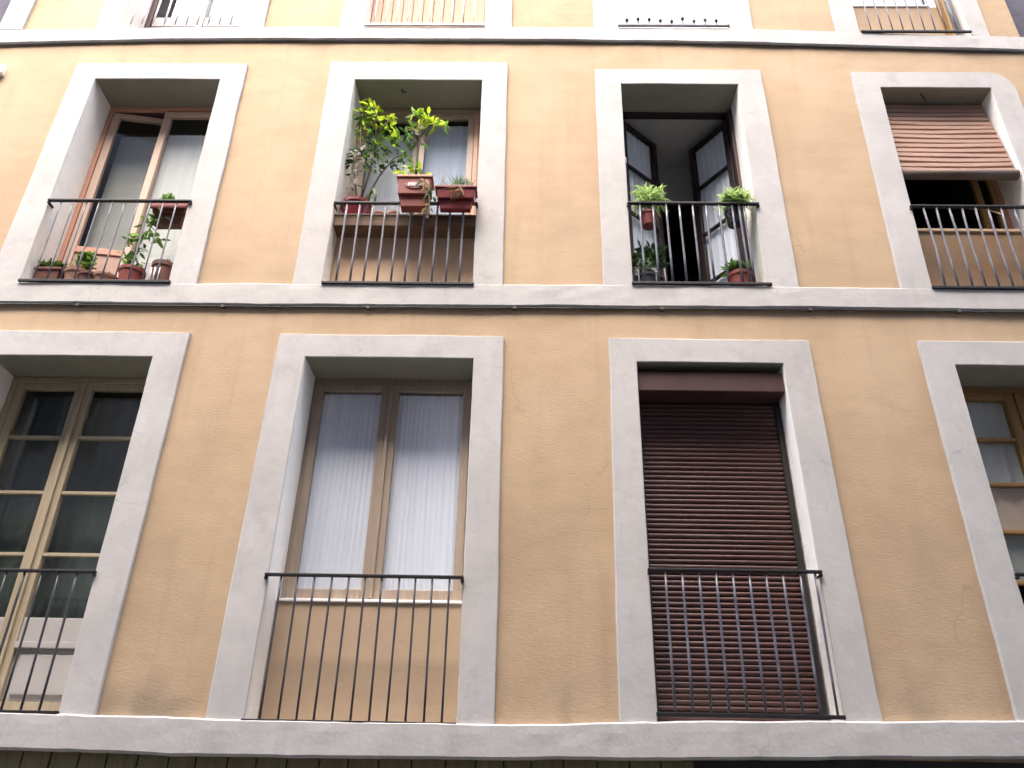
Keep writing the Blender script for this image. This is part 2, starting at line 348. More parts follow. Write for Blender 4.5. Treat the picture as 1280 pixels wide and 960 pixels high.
# wall: a thin wavy plaster skin with openings
XL, XR, ZT = -4.83, 4.335, 10.4
holes = []
for k, (i, o) in OPEN.items():
    zb = {'A': 3.46, 'B': .47, 'C': 6.29}[k[0]]
    holes.append((min(i[0], i[2])-.09, max(i[1], i[3])+.09, zb, i[5]+.09))
xs = sorted(set([round(XL+(XR-XL)*k/84, 4) for k in range(85)]+[h[j] for h in holes for j in (0, 1)]))
zs = sorted(set([round(.42+(ZT-.42)*k/92, 4) for k in range(93)]+[h[j] for h in holes for j in (2, 3)]))
wm = MB(); idx = {}
def wv(x, z):
    if (x, z) not in idx:
        idx[(x, z)] = len(wm.v)
        y = .004*n1(x*1.3, z*1.1, 2.2) + .0025*n1(x*4, z*5, 8.1)
        wm.v.append((x, y, z))
    return idx[(x, z)]
for a, b in zip(xs, xs[1:]):
    for c, e in zip(zs, zs[1:]):
        mx, mz = (a+b)/2, (c+e)/2
        if any(h[0] < mx < h[1] and h[2] < mz < h[3] for h in holes): continue
        wm.f.append((wv(a, c), wv(b, c), wv(b, e), wv(a, e)))
wm.build('wall', 'ochre', B, smooth=True)
# masonry behind the skin: piers, party walls, floors (keeps rooms dark)
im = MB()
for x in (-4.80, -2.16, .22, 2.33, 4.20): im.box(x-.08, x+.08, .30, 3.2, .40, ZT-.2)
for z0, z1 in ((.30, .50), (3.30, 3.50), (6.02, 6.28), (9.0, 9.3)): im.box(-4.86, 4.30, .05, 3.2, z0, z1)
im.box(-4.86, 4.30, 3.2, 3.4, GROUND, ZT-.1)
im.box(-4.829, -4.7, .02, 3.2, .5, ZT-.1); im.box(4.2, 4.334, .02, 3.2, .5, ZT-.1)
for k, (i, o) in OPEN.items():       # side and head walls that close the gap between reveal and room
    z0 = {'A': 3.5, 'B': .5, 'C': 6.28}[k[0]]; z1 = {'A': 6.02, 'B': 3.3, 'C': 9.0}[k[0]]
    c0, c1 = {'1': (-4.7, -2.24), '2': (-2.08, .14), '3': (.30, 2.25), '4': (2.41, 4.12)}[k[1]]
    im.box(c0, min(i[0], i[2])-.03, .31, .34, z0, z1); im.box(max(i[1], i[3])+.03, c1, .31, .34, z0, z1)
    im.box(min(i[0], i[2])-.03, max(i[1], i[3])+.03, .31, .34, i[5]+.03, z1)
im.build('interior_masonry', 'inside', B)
# window surrounds
def surround(key, depth=.36):
    (ib0, ib1, it0, it1, z0, z1), (ob0, ob1, ot0, ot1, zt) = OPEN[key]
    zb = z0-.05
    path = []
    N = 26
    def nz(x, z, s): return .0045*n1(x*3+s, z*3, s*7.7)+.002*n1(x*11, z*11, s)
    for k in range(N+1):
        u = k/N
        path.append(((ob0+(ot0-ob0)*u, zb+(zt-zb)*u), (ib0+(it0-ib0)*u, zb+(z1-zb)*u)))
    n2 = 14
    for k in range(1, n2+1):
        u = k/n2; path.append(((ot0+(ot1-ot0)*u, zt), (it0+(it1-it0)*u, z1)))
    for k in range(1, N+1):
        u = 1-k/N
        path.append(((ob1+(ot1-ob1)*u, zb+(zt-zb)*u), (ib1+(it1-ib1)*u, zb+(z1-zb)*u)))
    if key == 'A4':     # this surround has a rounded upper right corner
        P = []
        for (o, i) in path:
            x, z = o; r = .20
            cx, cz = ot1-r, zt-r
            if x > cx and z > cz:
                dx, dz = x-cx, z-cz; L = math.hypot(dx, dz)
                if L > r: x, z = cx+dx/L*r, cz+dz/L*r
            P.append(((x, z), i))
        path = P
    m = MB(); rows = []
    cx, cz = (ib0+ib1)/2, (z0+z1)/2
    for (o, i) in path:
        ox, oz = o[0]+nz(*o, 1), o[1]+nz(*o, 2)
        ix, iz = i[0]+nz(*i, 3)*.6, i[1]+nz(*i, 4)*.6
        v = Vector((ox-ix, 0, oz-iz)); L = v.length; v /= L
        yo = -.026+.003*n1(ox*2, oz*2, 5)
        row = [(ox, .012, oz), (ox, yo+.005, oz), (ox-v.x*.006, yo, oz-v.z*.006)]
        for u in (.33, .66): row.append((ox+(ix-ox)*u, yo+.0035*n1(ox*3, oz*3, u*9), oz+(iz-oz)*u))
        row += [(ix+v.x*.007, yo, iz+v.z*.007), (ix+v.x*.001, yo+.007, iz+v.z*.001), (ix, .10, iz), (ix, .22, iz), (ix, depth, iz)]
        rows.append(row)
    nr = len(rows[0])
    for r in rows: m.v += r
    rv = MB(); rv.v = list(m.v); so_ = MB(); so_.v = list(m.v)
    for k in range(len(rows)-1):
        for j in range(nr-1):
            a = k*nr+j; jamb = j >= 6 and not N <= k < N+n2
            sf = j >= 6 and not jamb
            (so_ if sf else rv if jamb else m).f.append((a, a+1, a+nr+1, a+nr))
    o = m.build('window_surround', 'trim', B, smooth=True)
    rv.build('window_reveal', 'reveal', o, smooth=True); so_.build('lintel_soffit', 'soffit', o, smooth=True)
    o.data.set_sharp_from_angle(angle=rad(18))
    return o
for k in OPEN: surround(k)
# string courses
def ledge(key, x0, x1, proud):
    t = LEDGE[key]; m = MB(); n = 150; nr = 7
    for k in range(n+1):
        x = x0+(x1-x0)*k/n
        zb = lerp_tab(t, x, 1)+.006*n1(x*2.3, 1, 4)+.004*n1(x*9, 2, 4); zt = lerp_tab(t, x, 2)+.004*n1(x*2.7, 7, 4)+.0025*n1(x*10, 5, 4)
        p = -proud+.004*n1(x*1.7, 3, 3)+.002*n1(x*7, 3, 3)
        h = zt-zb
        m.v += [(x, .40, zb+.004), (x, p+.01, zb), (x, p, zb+.012), (x, p+.002*n1(x*5, 9, 9), zb+h*.35), (x, p+.003*n1(x*5, 4, 1), zb+h*.7), (x, p+.001, zt-.010), (x, p+.010, zt), ]
        m.v.append((x, .40, zt+.003))
    nr = 8
    for k in range(n):
        for j in range(nr-1):
            a = k*nr+j; m.f.append((a, a+nr, a+nr+1, a+1))
    m.f += [tuple(range(nr)), tuple(n*nr+j for j in range(nr))[::-1]]
    return m.build('string_course', 'trim', B, smooth=False)
ledge('low', -4.83, 4.335, .052)
ledge('mid', -4.83, 4.335, .032)
ledge('top', -4.84, 4.345, .032)
# corner strip of the top storey, coping, small bracket at the left edge
MB().box(-4.838, -4.615, -.028, .03, 6.34, ZT-.08).build('corner_strip', 'trim', B, bevel=.006)
MB().box(-4.86, 4.36, -.18, .5, ZT-.08, ZT+.12).build('cornice', 'trim', B, bevel=.02)
MB().box(-4.86, 4.36, .5, 3.4, ZT-.15, ZT).build('roof', 'roof', B)
MB().box(-4.76, -4.605, -.05, .01, 5.76, 5.86).build('wall_bracket', 'reveal', B, bevel=.008)
# ground floor under the lowest string course
MB().box(-4.83, 4.335, .06, .30, GROUND, .41).build('ground_floor_wall', 'groundfloor', B)
x = -4.8
while x < .85:
    w = random.uniform(.15, .19)
    MB().box(x, x+w-.008, .018+random.uniform(0, .01), .058, GROUND+.1, .40).build('shopfront_board', 'olive', B, bevel=.004); x += w
for x0, x1 in ((.95, 1.75), (1.85, 2.75), (2.85, 4.2)):
    f = MB().box(x0, x0+.06, .0, .057, GROUND+.1, .36).box(x1-.06, x1, .0, .057, GROUND+.1, .36).box(x0+.06, x1-.06, .002, .057, .30, .358).build('shop_window', 'olive', B, bevel=.004)
    MB().quad((x0+.06, .03, GROUND+.1), (x1-.06, .03, GROUND+.1), (x1-.06, .03, .30), (x0+.06, .03, .30)).build('pane', 'glass', f)
    g = MB()
    xx = x0+.1
    while xx < x1-.08: g.tube([(xx, .012, GROUND+.1), (xx, .012, .33)], .006, 5); xx += .07
    g.build('grille', 'darkmetal', f)

# ------------------------------------------------------------------ window building blocks
def frame_mb(x0, x1, z0, z1, y0, y1, st, top=None, bot=None, m=None):
    m = m or MB(); top = st if top is None else top; bot = st if bot is None else bot
    m.box(x0, x0+st, y0, y1, z0, z1); m.box(x1-st, x1, y0, y1, z0, z1)
    if top: m.box(x0+st, x1-st, y0+.002, y1-.002, z1-top, z1)
    if bot: m.box(x0+st, x1-st, y0+.002, y1-.002, z0, z0+bot)
    return m
def pane(x0, x1, z0, z1, y, parent, g='glass', rot=None):
    return MB().box(x0, x1, y, y+.004, z0, z1).build('pane', g, parent, rot=rot)
def curtain(x0, x1, z0, z1, y, m, label, amp=.012, freq=9, seed=0, rot=None, hem=0, n=70):
    c = MB(); nz = 10
    for j in range(nz+1):
        v = j/nz
        for k in range(n+1):
            u = k/n; X = x0+(x1-x0)*u; Z = z0+(z1-z0)*v
            a = amp*((.35+1.3*abs(n1(u*5, v*.5, seed+7)))*math.sin(u*freq*2*math.pi+5*n1(u*2.6, v*.7, seed))+.7*n1(u*18, v*.6, seed+3)+.8*n1(u*3, v*1.6, seed+5))
            if j == 0: Z += hem*n1(u*4, 0, seed)
            c.v.append((X, y+a, Z))
    for j in range(nz):
        for k in range(n):
            a = j*(n+1)+k; c.f.append((a, a+1, a+n+2, a+n+1))
    o = c.build('curtain', m, None, smooth=True, rot=rot, loc=(((x0+x1)/2, y, z1) if rot is None else tuple(rot @ Vector(((x0+x1)/2, y, z1)))))
    return tag(o, label, 'curtain', 'curtains hanging behind the window glass')
def rotz_about(px, py, deg):
    return Matrix.Translation((px, py, 0)) @ Matrix.Rotation(rad(deg), 4, 'Z') @ Matrix.Translation((-px, -py, 0))

# ---- B1: cream casement with muntins and grey panels
Y = .285
f = MB().box(-3.79, -3.745, Y, Y+.07, .57, 2.92).box(-2.685, -2.638, Y, Y+.07, .57, 2.92).box(-3.745, -2.685, Y+.002, Y+.068, 2.872, 2.92).build('window', 'wood_olive', B, bevel=.004)
lab(f, 'cream painted casement window with four rows of dark panes')
for x0, x1 in ((-3.743, -3.248), (-3.242, -2.687)):
    s = MB()
    frame_mb(x0, x1, .575, 2.87, Y+.006, Y+.056, .058, .045, .10, s)
    for z in (2.441, 2.024, 1.591): s.box(x0+.058, x1-.058, Y+.012, Y+.05, z-.012, z+.012)
    sh = s.build('sash', 'wood_olive', f, bevel=.003)
    zz = [2.825, 2.453, 2.429, 2.036, 2.012, 1.603, 1.579, 1.18]
    for a, b in zip(zz[0::2], zz[1::2]): pane(x0+.058, x1-.058, b, a, Y+.032, f)
    MB().box(x0+.058, x1-.058, Y+.014, Y+.05, 1.03, 1.18).build('door_panel', 'wood_panel', f, bevel=.004)
    MB().box(x0+.056, x1-.056, Y+.000, Y+.048, .99, 1.03).build('lock_rail', 'wood_panel', f, bevel=.004)
    MB().box(x0+.058, x1-.058, Y+.03, Y+.05, .675, .99).box(x0+.10, x1-.10, Y+.016, Y+.03, .715, .955).build('door_panel', 'wood_panel', f, bevel=.006)
MB().box(-3.262, -3.228, Y-.012, Y+.004, .60, 2.86).build('meeting_bead', 'wood_olive', f, bevel=.004)

curtain(-3.72, -2.70, .70, 2.86, Y+.20, 'backing_dark', 'dark grey green pane backing added deep behind the panes of the cream casement to lift their tone', .012, 7, 50)  # added backing sheet that lightens the dark panes

# ---- B2: tan window over a rendered infill
f = frame_mb(-1.565, -.38, 1.30, 2.935, Y, Y+.07, .035, .05, .03).build('window', 'wood_tan', B, bevel=.004)
lab(f, 'tan wooden window with two tall panes and white sheer curtains')
for x0, x1 in ((-1.535, -.995), (-.985, -.405)):
    frame_mb(x0, x1, 1.315, 2.885, Y-.008, Y+.05, .058, .055, .075).build('sash', 'wood_tan', f, bevel=.005)
    pane(x0+.058, x1-.058, 1.39, 2.83, Y+.012, f)
MB().box(-1.0, -.972, Y-.022, Y-.008, 1.33, 2.87).build('meeting_bead', 'wood_tan', f, bevel=.004)
MB().box(-1.568, -.377, .205, .30, .55, 1.283).build('infill_panel', 'infill', B)
MB().box(-1.566, -.379, .192, .30, 1.284, 1.304).build('window_sill', 'white', B, bevel=.004)
curtain(-1.50, -1.03, 1.36, 2.822, Y+.032, 'curtain', 'white sheer curtain in the left pane of the tan window below', .004, 13, 1)
curtain(-.935, -.44, 1.36, 2.818, Y+.032, 'curtain', 'white sheer curtain in the right pane of the tan window below', .004, 13, 2)

# ---- B3: roller shutter
MB().box(.760, 1.768, .018, .25, 2.722, 2.872).build('shutter_box', 'shutter_box', B, bevel=.006)
f = MB().box(.762, .792, .17, .235, .622, 2.72).box(1.732, 1.766, .17, .235, .622, 2.72).build('roller_shutter', 'guide', B, bevel=.003)
lab(f, 'closed dark brown roller shutter of thin horizontal slats')
pr = MB(); prof = [(-.0165, .006), (-.012, -.004), (-.004, -.009), (.006, -.009), (.013, -.004), (.0145, .004)]
for X in (.790, 1.734):
    for dz, dy in prof: pr.v.append((X, .20+dy, dz+1.0))
for j in range(5): pr.f.append((j, j+6, j+7, j+1))
slat = None; z = .66; k = 0
while z < 2.72:
    if slat is None:
        slat = pr.build('slat', 'shutter', f, smooth=True, loc=(1.26, .20, 1.0)); slat.location = Vector((1.26, .20, z))-wpos(f)
    else: dup(slat, f, (1.26, .20+random.uniform(-.002, .002), z+random.uniform(-.0012, .0012)), (random.uniform(-.06, .06), random.uniform(-.0016, .0016), 0))
    z += .034
MB().box(.792, 1.732, .185, .215, .622, .645).build('bottom_bar', 'shutter', f, bevel=.003)
MB().box(.79, 1.735, .223, .232, .62, 2.80).build('backing', 'darkpot', f)

# ---- B4: ochre casement, half out of view
f = frame_mb(2.965, 4.01, .632, 2.925, Y, Y+.07, .04, .045, .05).build('window', 'wood_ochre', B, bevel=.004)
lab(f, 'ochre wooden casement window with small panes at the right edge')
for x0, x1 in ((3.01, 3.48), (3.49, 3.97)):
    s = frame_mb(x0, x1, .66, 2.875, Y-.008, Y+.05, .062, .05, .09)
    for z in (2.511, 2.175, 1.84, 1.5): s.box(x0+.062, x1-.062, Y, Y+.045, z-.013, z+.013)
    s.build('sash', 'wood_ochre', f, bevel=.004)
    zz = [2.825, 2.524, 2.498, 2.188, 2.162, 1.853, 1.827, 1.513, 1.487, .75]
    for a, b in zip(zz[0::2], zz[1::2]): pane(x0+.062, x1-.062, b, a, Y+.02, f)
curtain(3.05, 3.95, 2.17, 2.84, Y+.055, 'curtain_grey', 'grey net curtain in the upper panes of the ochre window', .008, 9, 3)
curtain(3.05, 3.95, 1.50, 1.83, Y+.05, 'curtain_dim', 'dim grey cloth behind the fourth row of panes of the ochre window', .004, 8, 44)
curtain(3.05, 3.95, 1.84, 2.165, Y+.05, 'curtain_beige', 'short beige curtain under the net curtain of the ochre window', .006, 8, 4)

# ---- A1: salmon window, left leaf ajar inwards
f = frame_mb(-3.775, -2.675, 3.56, 5.71, Y, Y+.07, .04, .045, .04).build('window', 'wood_salmon', B, bevel=.004)
lab(f, 'salmon wooden balcony window with its left leaf ajar')
MB().box(-3.734, -2.716, Y+.03, Y+.066, 5.645, 5.664).build('head_strip', 'wood_dark_jamb', f)
r = rotz_about(-3.73, Y+.02, 9)
frame_mb(-3.73, -3.235, 3.61, 5.640, Y+.004, Y+.05, .062, .05, .09).build('sash', 'wood_pale', f, bevel=.004, rot=r)
MB().box(-3.668, -3.297, Y+.006, Y+.046, 4.09, 4.15).build('lock_rail', 'wood_salmon', f, rot=r, bevel=.004)
pane(-3.668, -3.297, 4.15, 5.59, Y+.025, f, rot=r)
MB().box(-3.668, -3.297, Y+.016, Y+.036, 3.70, 4.09).build('door_panel', 'wood_pinkpanel', f, rot=r, bevel=.004)
frame_mb(-3.262, -2.715, 3.61, 5.640, Y-.006, Y+.045, .062, .05, .09).build('sash', 'wood_pale', f, bevel=.004)
pane(-3.20, -2.777, 3.98, 5.59, Y+.02, f)
MB().box(-3.20, -2.777, Y+.008, Y+.03, 3.70, 3.98).build('door_panel', 'wood_panel', f, bevel=.004)
curtain(-3.69, -3.17, 3.62, 5.50, Y+.16, 'curtain_dim', 'dim grey blind behind the ajar left leaf of the salmon window', .001, 3, 5)
curtain(-3.21, -2.72, 3.62, 5.42, Y+.06, 'curtain_grey', 'light grey net curtain in the right leaf of the salmon window', .002, 7, 6)

# ---- A2: window with shelf and infill, planters in front
f = frame_mb(-1.515, -.415, 4.255, 5.70, Y, Y+.07, .045, .05, .03).build('window', 'wood_tan', B, bevel=.004)
lab(f, 'pink and tan window partly hidden behind tall potted plants')
MB().box(-.488, -.450, Y-.012, Y+.05, 4.27, 5.65).build('window_stile', 'wood_salmon', f, bevel=.004)
r = rotz_about(-1.47, Y+.02, 5)
frame_mb(-1.47, -.965, 4.29, 5.640, Y+.006, Y+.05, .055, .05, .06).build('sash', 'wood_tan', f, bevel=.004, rot=r)
pane(-1.415, -1.02, 4.35, 5.59, Y+.025, f, rot=r)
frame_mb(-.965, -.49, 4.29, 5.640, Y-.006, Y+.045, .055, .05, .06).build('sash', 'wood_tan', f, bevel=.004)
pane(-.91, -.545, 4.35, 5.59, Y+.02, f)
curtain(-1.43, -.99, 4.30, 5.50, Y+.12, 'curtain', 'pale curtain behind the leaves of the tall climbing plant', .003, 5, 7)
curtain(-.93, -.50, 4.30, 5.55, Y+.06, 'curtain_blue', 'dull blue curtain in the pane beside the tall planter plant', .0025, 4, 8)
MB().box(-1.516, -.414, .15, .28, 3.55, 4.15).build('infill_panel', 'infill_tan', B)
MB().box(-1.517, -.413, .004, .29, 4.135, 4.238).build('plant_shelf', 'shelfwood', B, bevel=.006)
MB().box(-1.517, -.413, -.002, .29, 4.2385, 4.250).build('shelf_board', 'wood_pale', B, bevel=.003)

# ---- A3: casements wide open on a dark room
f = frame_mb(.772, 1.765, 3.59, 5.678, Y, Y+.07, .03, .022, .03).build('window', 'wood_dark', B, bevel=.003)
lab(f, 'open dark brown casement window with both leaves swung inwards')
for hx, ang, sgn in ((.803, 42, 1), (1.735, -56, -1)):
    w = .47; r = rotz_about(hx, Y+.03, ang)
    x0, x1 = (hx, hx+w) if sgn > 0 else (hx-w, hx)
    s = frame_mb(x0, x1, 3.62, 5.62, Y+.02, Y+.06, .055, .045, .22)
    for z in (5.12, 4.60, 4.10): s.box(x0+.055, x1-.055, Y+.025, Y+.055, z-.012, z+.012)
    s.build('sash', 'wood_dark', f, bevel=.003, rot=r)
    for a, b in ((5.575, 5.132), (5.108, 4.612), (4.588, 4.112), (4.088, 3.84)): pane(x0+.055, x1-.055, b, a, Y+.04, f, 'glass', rot=r)
    nm = 'left' if sgn > 0 else 'right'
    yy = Y+.068
    curtain(x0+.03, x1-.03, (3.86 if sgn > 0 else 3.80), 5.59, yy, 'curtain', 'white lace curtain on the %s leaf of the open dark casement' % nm, .006, 6, 9+sgn, rot=r, hem=.0)
MB().box(1.735, 1.764, Y-.06, Y, 3.60, 5.66).build('jamb_lining', 'wood_dark_jamb', f, bevel=.003)
MB().box(.774, .800, Y-.05, Y, 3.60, 5.66).build('jamb_lining', 'wood_dark_jamb', f, bevel=.003)
MB().lathe((.80, .20, 5.02), [(.0, -.03), (.012, -.028), (.016, -.01), (.010, 0), (.016, .012), (.010, .028), (0, .03)], 10).build('insulator', 'white', f, smooth=True)
rm = MB(); rm.box(.32, 2.24, .36, 1.02, 5.72, 5.75); rm.box(.32, 2.24, 1.02, 1.06, 5.30, 5.75)
rm.build('room_ceiling', 'plastergrey', B)

# ---- A4: open dark window above a brown infill
f = frame_mb(2.955, 3.915, 4.26, 5.64, Y, Y+.06, .045, .045, .03).build('window', 'wood_salmon', B, bevel=.004)
lab(f, 'open unlit window under the rolled wooden blind')
frame_mb(3.69, 3.87, 4.28, 5.60, Y-.004, Y+.03, .05, .05, .05).build('sash', 'wood_ochre', f, bevel=.004)
MB().box(2.945, 3.912, .15, .30, 3.56, 4.235).build('infill_panel', 'infill_brown', B)
MB().box(2.946, 3.913, .135, .30, 4.236, 4.262).build('window_sill', 'infill_tan', B, bevel=.004)

# ---- C windows (only their feet are in view)
f = frame_mb(-3.73, -2.65, 6.40, 8.49, Y, Y+.07, .05, .05, .395).build('window', 'wood_dark_jamb', B, bevel=.004)
lab(f, 'plum brown framed window in the top storey at the left')
MB().box(-3.225, -3.165, Y-.012, Y+.06, 6.41, 8.44).build('meeting_stile', 'wood_panel', f, bevel=.004)
MB().box(-3.66, -2.70, Y+.004, Y+.05, 6.80, 6.925).build('door_panel', 'wood_panel', f, bevel=.004)
pane(-3.67, -3.225, 6.925, 8.43, Y+.03, f); pane(-3.165, -2.70, 6.925, 8.43, Y+.03, f)
curtain(-3.56, -2.70, 6.45, 8.40, Y+.10, 'curtain', 'bright white curtain in the plum framed top storey window', .01, 9, 12)
f = frame_mb(-1.504, -.428, 7.3, 8.49, Y, Y+.07, .05, .05, .06).build('window', 'wood_tan', B, bevel=.004)
pane(-1.45, -.48, 7.36, 8.43, Y+.03, f)
MB().box(-1.50, -.43, .14, .30, 6.40, 7.29).build('infill_panel', 'infill_pink', B)
x = -1.50
while x < -.46:
    w = .0965; MB().box(x+.003, min(x+w-.004, -.43), .118+random.uniform(0, .006), .138, 6.405, 7.285).build('infill_board', 'infill_pink', B, bevel=.003); x += w
f = frame_mb(.786, 1.765, 6.41, 8.49, Y, Y+.07, .05, .05, .05).build('window', 'white', B, bevel=.004)
lab(f, 'white framed window in the top storey behind a thin railing')
pane(.836, 1.715, 6.46, 8.43, Y+.03, f)
curtain(.80, 1.75, 6.43, 8.40, Y+.10, 'curtain', 'bright white curtain in the white framed top storey window', .01, 9, 13)
f = frame_mb(2.93, 3.90, 6.88, 8.49, Y, Y+.07, .05, .05, .05).build('window', 'white', B, bevel=.004)
pane(2.98, 3.85, 6.93, 8.43, Y+.03, f)
curtain(2.97, 3.86, 6.90, 8.40, Y+.10, 'curtain', 'white curtain over the tan infill at the top right', .01, 9, 14)
MB().box(2.925, 3.79, .10, .30, 6.33, 6.855).build('infill_panel', 'infill', B)
MB().box(2.93, 3.70, .09, .28, 6.856, 6.88).build('window_sill', 'white', B, bevel=.003)

# ------------------------------------------------------------------ railings
def railing(label, x0, x1, zb, zt, bars, hm='iron', bm='irongrey', y=-.036, br=.0075, hh=.0105, foot=True, bow=0):
    t = thing('balcony_railing', label, 'railing', ((x0+x1)/2, y, zb), 'iron railings across the window openings')
    MB().box(x0-.012, x1+.012, y-.016, y+.014, zt-hh, zt+hh*.7).box(x0-.014, x0+.004, y-.010, .03, zt-.030, zt-.0125).box(x1-.004, x1+.014, y-.010, .03, zt-.030, zt-.0125).build('handrail', hm, t, bevel=.004)
    if foot: MB().box(x0-.012, x1+.012, y-.010, y+.010, zb-.012, zb+.010).build('bottom_rail', hm, t, bevel=.003)
    mid = (zb+zt)/2
    b = MB().tube([(0, y, zb+.006), (bow*.5, y, zb+(zt-zb)*.3), (bow, y, mid), (bow*.4, y, zb+(zt-zb)*.8), (0, y, zt-hh)], br, 8).build('baluster', bm, t, smooth=True, loc=(0, y, mid))
    for k, xx in enumerate(bars):
        if k == 0: b.location = Vector((xx, y, mid))-wpos(t)
        else: dup(b, t, (xx, y, mid), (random.uniform(-.006, .006), random.uniform(-.006, .006), random.uniform(0, 3)))
    return t
R_ = lambda a, s, n: [a+s*k for k in range(n)]
railing('thin black railing in front of the white curtained tan window', -1.572, -.385, .556, 1.388, R_(-1.482, .1025, 11), bm='ironmid', br=.0068)
railing('black railing in front of the closed brown roller shutter', .757, 1.785, .632, 1.456, R_(.850, .1015, 9)+[1.755], bm='irongrey')
railing('black railing at the cream casement with muntins, lower left', -3.79, -2.637, .578, 1.388, R_(-3.79+.075, .1085, 10), bm='ironmid')
railing('black railing before the ochre casement at the lower right edge', 2.97, 4.02, .642, 1.46, R_(3.06, .102, 9), bm='iron')
railing('black handrail railing with floor pots behind it, upper left', -3.765, -2.655, 3.560, 4.331, R_(-3.672, .1015, 10), bm='ironlight', br=.0062)
railing('grey barred railing holding the red planters', -1.512, -.412, 3.566, 4.326, R_(-1.418, .101, 10), bm='ironlight', br=.0085)
railing('black railing in front of the open dark casement', .770, 1.765, 3.588, 4.345, R_(.855, .1017, 8)+[1.62, 1.655], bm='irongrey', br=.009)
railing('railing with pale bent bars below the wooden blind', 2.945, 3.912, 3.572, 4.334, R_(3.03, .0985, 9), bm='ironlight', br=.0085, bow=.012)
railing('railing with plum bars on the top storey, left', -3.725, -2.65, 6.396, 7.16, R_(-3.63, .101, 10), hm='white', bm='white', br=.008, foot=False)
t = railing('thin railing coloured white as if overexposed, with dark knobs, before the white top storey window', .79, 1.76, 6.415, 7.16, R_(.86, .1, 9), hm='ironlight', bm='white', br=.007)  # overexposure painted in: bleached bars, dark knobs for the unbleached feet
c0 = MB().lathe((0, -.036, 0), [(0, -.03), (.008, -.028), (.010, -.006), (.016, 0), (.013, .012), (0, .018)], 8).build('knob', 'iron', t, smooth=True, loc=(0, -.036, 0))
for k in range(9):
    p = (.86+.1*k, -.036, 6.475+random.uniform(-.015, .03))
    if k == 0: c0.location = Vector(p)-wpos(t)
    else: dup(c0, t, p)
railing('slender dark barred railing over the tan infill, top right', 2.94, 3.885, 6.345, 7.12, R_(3.02, .095, 9), hm='iron', bm='irongrey', br=.005)
railing('railing coloured overexposed pale in front of pink boards, top storey', -1.50, -.43, 6.412, 7.16, R_(-1.42, .1, 10), hm='white', bm='white', br=.005)  # rails and bars coloured white to imitate overexposure

# ------------------------------------------------------------------ roller blind (A4)
t = thing('wooden_blind', 'pinkish wooden slat blind rolled half down in the upper right window', 'blind', (3.43, .15, 5.63))
N = 15; z0, z1 = 4.785, 5.615
sl0 = None
for k in range(N):
    u = k/(N-1); zc = z0+(z1-z0)*u; yc = .035+.115*u-.008*math.sin(u*math.pi)
    m = MB(); n = 12; sag = .010*(1-.5*u)
    xa, xb = 2.962+.004*math.sin(k*2.1), 3.888
    for q in range(n+1):
        s = q/n; X = xa+(xb-xa)*s
        zz = zc-sag*math.sin(s*math.pi)+.005*n1(X*2.2, k*.9, 3)+.010*(s-.5)*math.sin(k*1.7)
        hh = .0305
        for dz, dy in ((-hh, .012), (-hh*.7, -.006), (hh*.5, -.010), (hh*.9, .010)): m.v.append((X, yc+dy+dz*.18, zz+dz))
    for q in range(n):
        for j in range(3): m.f.append((q*4+j, (q+1)*4+j, (q+1)*4+j+1, q*4+j+1))
    m.build('slat', 'blind', t, smooth=False)
MB().tube([(2.962, .03, 4.722), (3.890, .03, 4.722)], .042, 16).build('bottom_roll', 'blind_bar', t, smooth=True)
MB().box(2.97, 3.89, .16, .19, 5.60, 5.645).build('top_bar', 'blind_bar', t)
tag(MB().tube([(3.615, .30, 4.60), (3.66, .18, 4.50), (3.70, .08, 4.36)], .006, 6).build('wooden_stick', 'stem_pale', loc=(3.70, .08, 4.36)), 'thin pale stick leaning out of the dark window below the blind', 'stick')
tag(MB().tube([(3.33, .04, 5.655), (3.335, .03, 5.60), (3.36, .045, 5.575)], .005, 6).build('ceiling_hook', 'iron', loc=(3.33, .04, 5.655)), 'small iron hook under the lintel above the wooden blind', 'hook')
tag(MB().tube([(-1.12, .08, 5.72), (-1.12, .08, 5.69), (-1.10, .08, 5.675), (-1.085, .08, 5.69)], .006, 6).build('ceiling_hook', 'iron', loc=(-1.12, .08, 5.72)), 'small iron hook under the lintel above the tall plant', 'hook')
# white pipes in the top right opening
for k, xx in enumerate((3.80, 3.855)):
    tag(MB().tube([(xx, .04, 6.345), (xx, .04, 8.48)], .018, 10).build('drain_pipe', 'white', smooth=True, loc=(xx, .04, 6.345)), ('white vertical pipe beside the tan infill at top right', 'white vertical pipe nearest the right reveal at top right')[k], 'pipe', 'white pipes in the top right opening')
MB().box(3.762, 3.785, .01, .10, 6.34, 8.48).build('jamb_strip', 'wood_ochre', B, bevel=.003)
# cable under the middle string course
pts = [(-4.8+9.1*k/60, -.020, lerp_tab(LEDGE['mid'], -4.8+9.1*k/60, 1)-.010+.005*n1(k*.4, 1, 1)) for k in range(61)]
cb = tag(MB().tube(pts, .0065, 6).build('cable', 'cable', smooth=True, loc=pts[0]), 'dusty dark cable clipped along the underside of the middle string course', 'cable')
for k in range(3, 60, 7):
    p = pts[k]; MB().box(p[0]-.012, p[0]+.012, p[1]-.010, .004, p[2]-.011, p[2]+.010).build('cable_clip', 'cable', cb)
pts = [(-4.8+9.1*k/60, -.012, lerp_tab(LEDGE['top'], -4.8+9.1*k/60, 1)-.008+.003*n1(k*.4, 1, 6)) for k in range(61)]  # added strand imitating the shadow line under the top ledge
tag(MB().tube(pts, .0055, 6).build('cable', 'cable', smooth=True, loc=pts[0]), 'added dark strand for the shadow line under the top string course', 'cable')

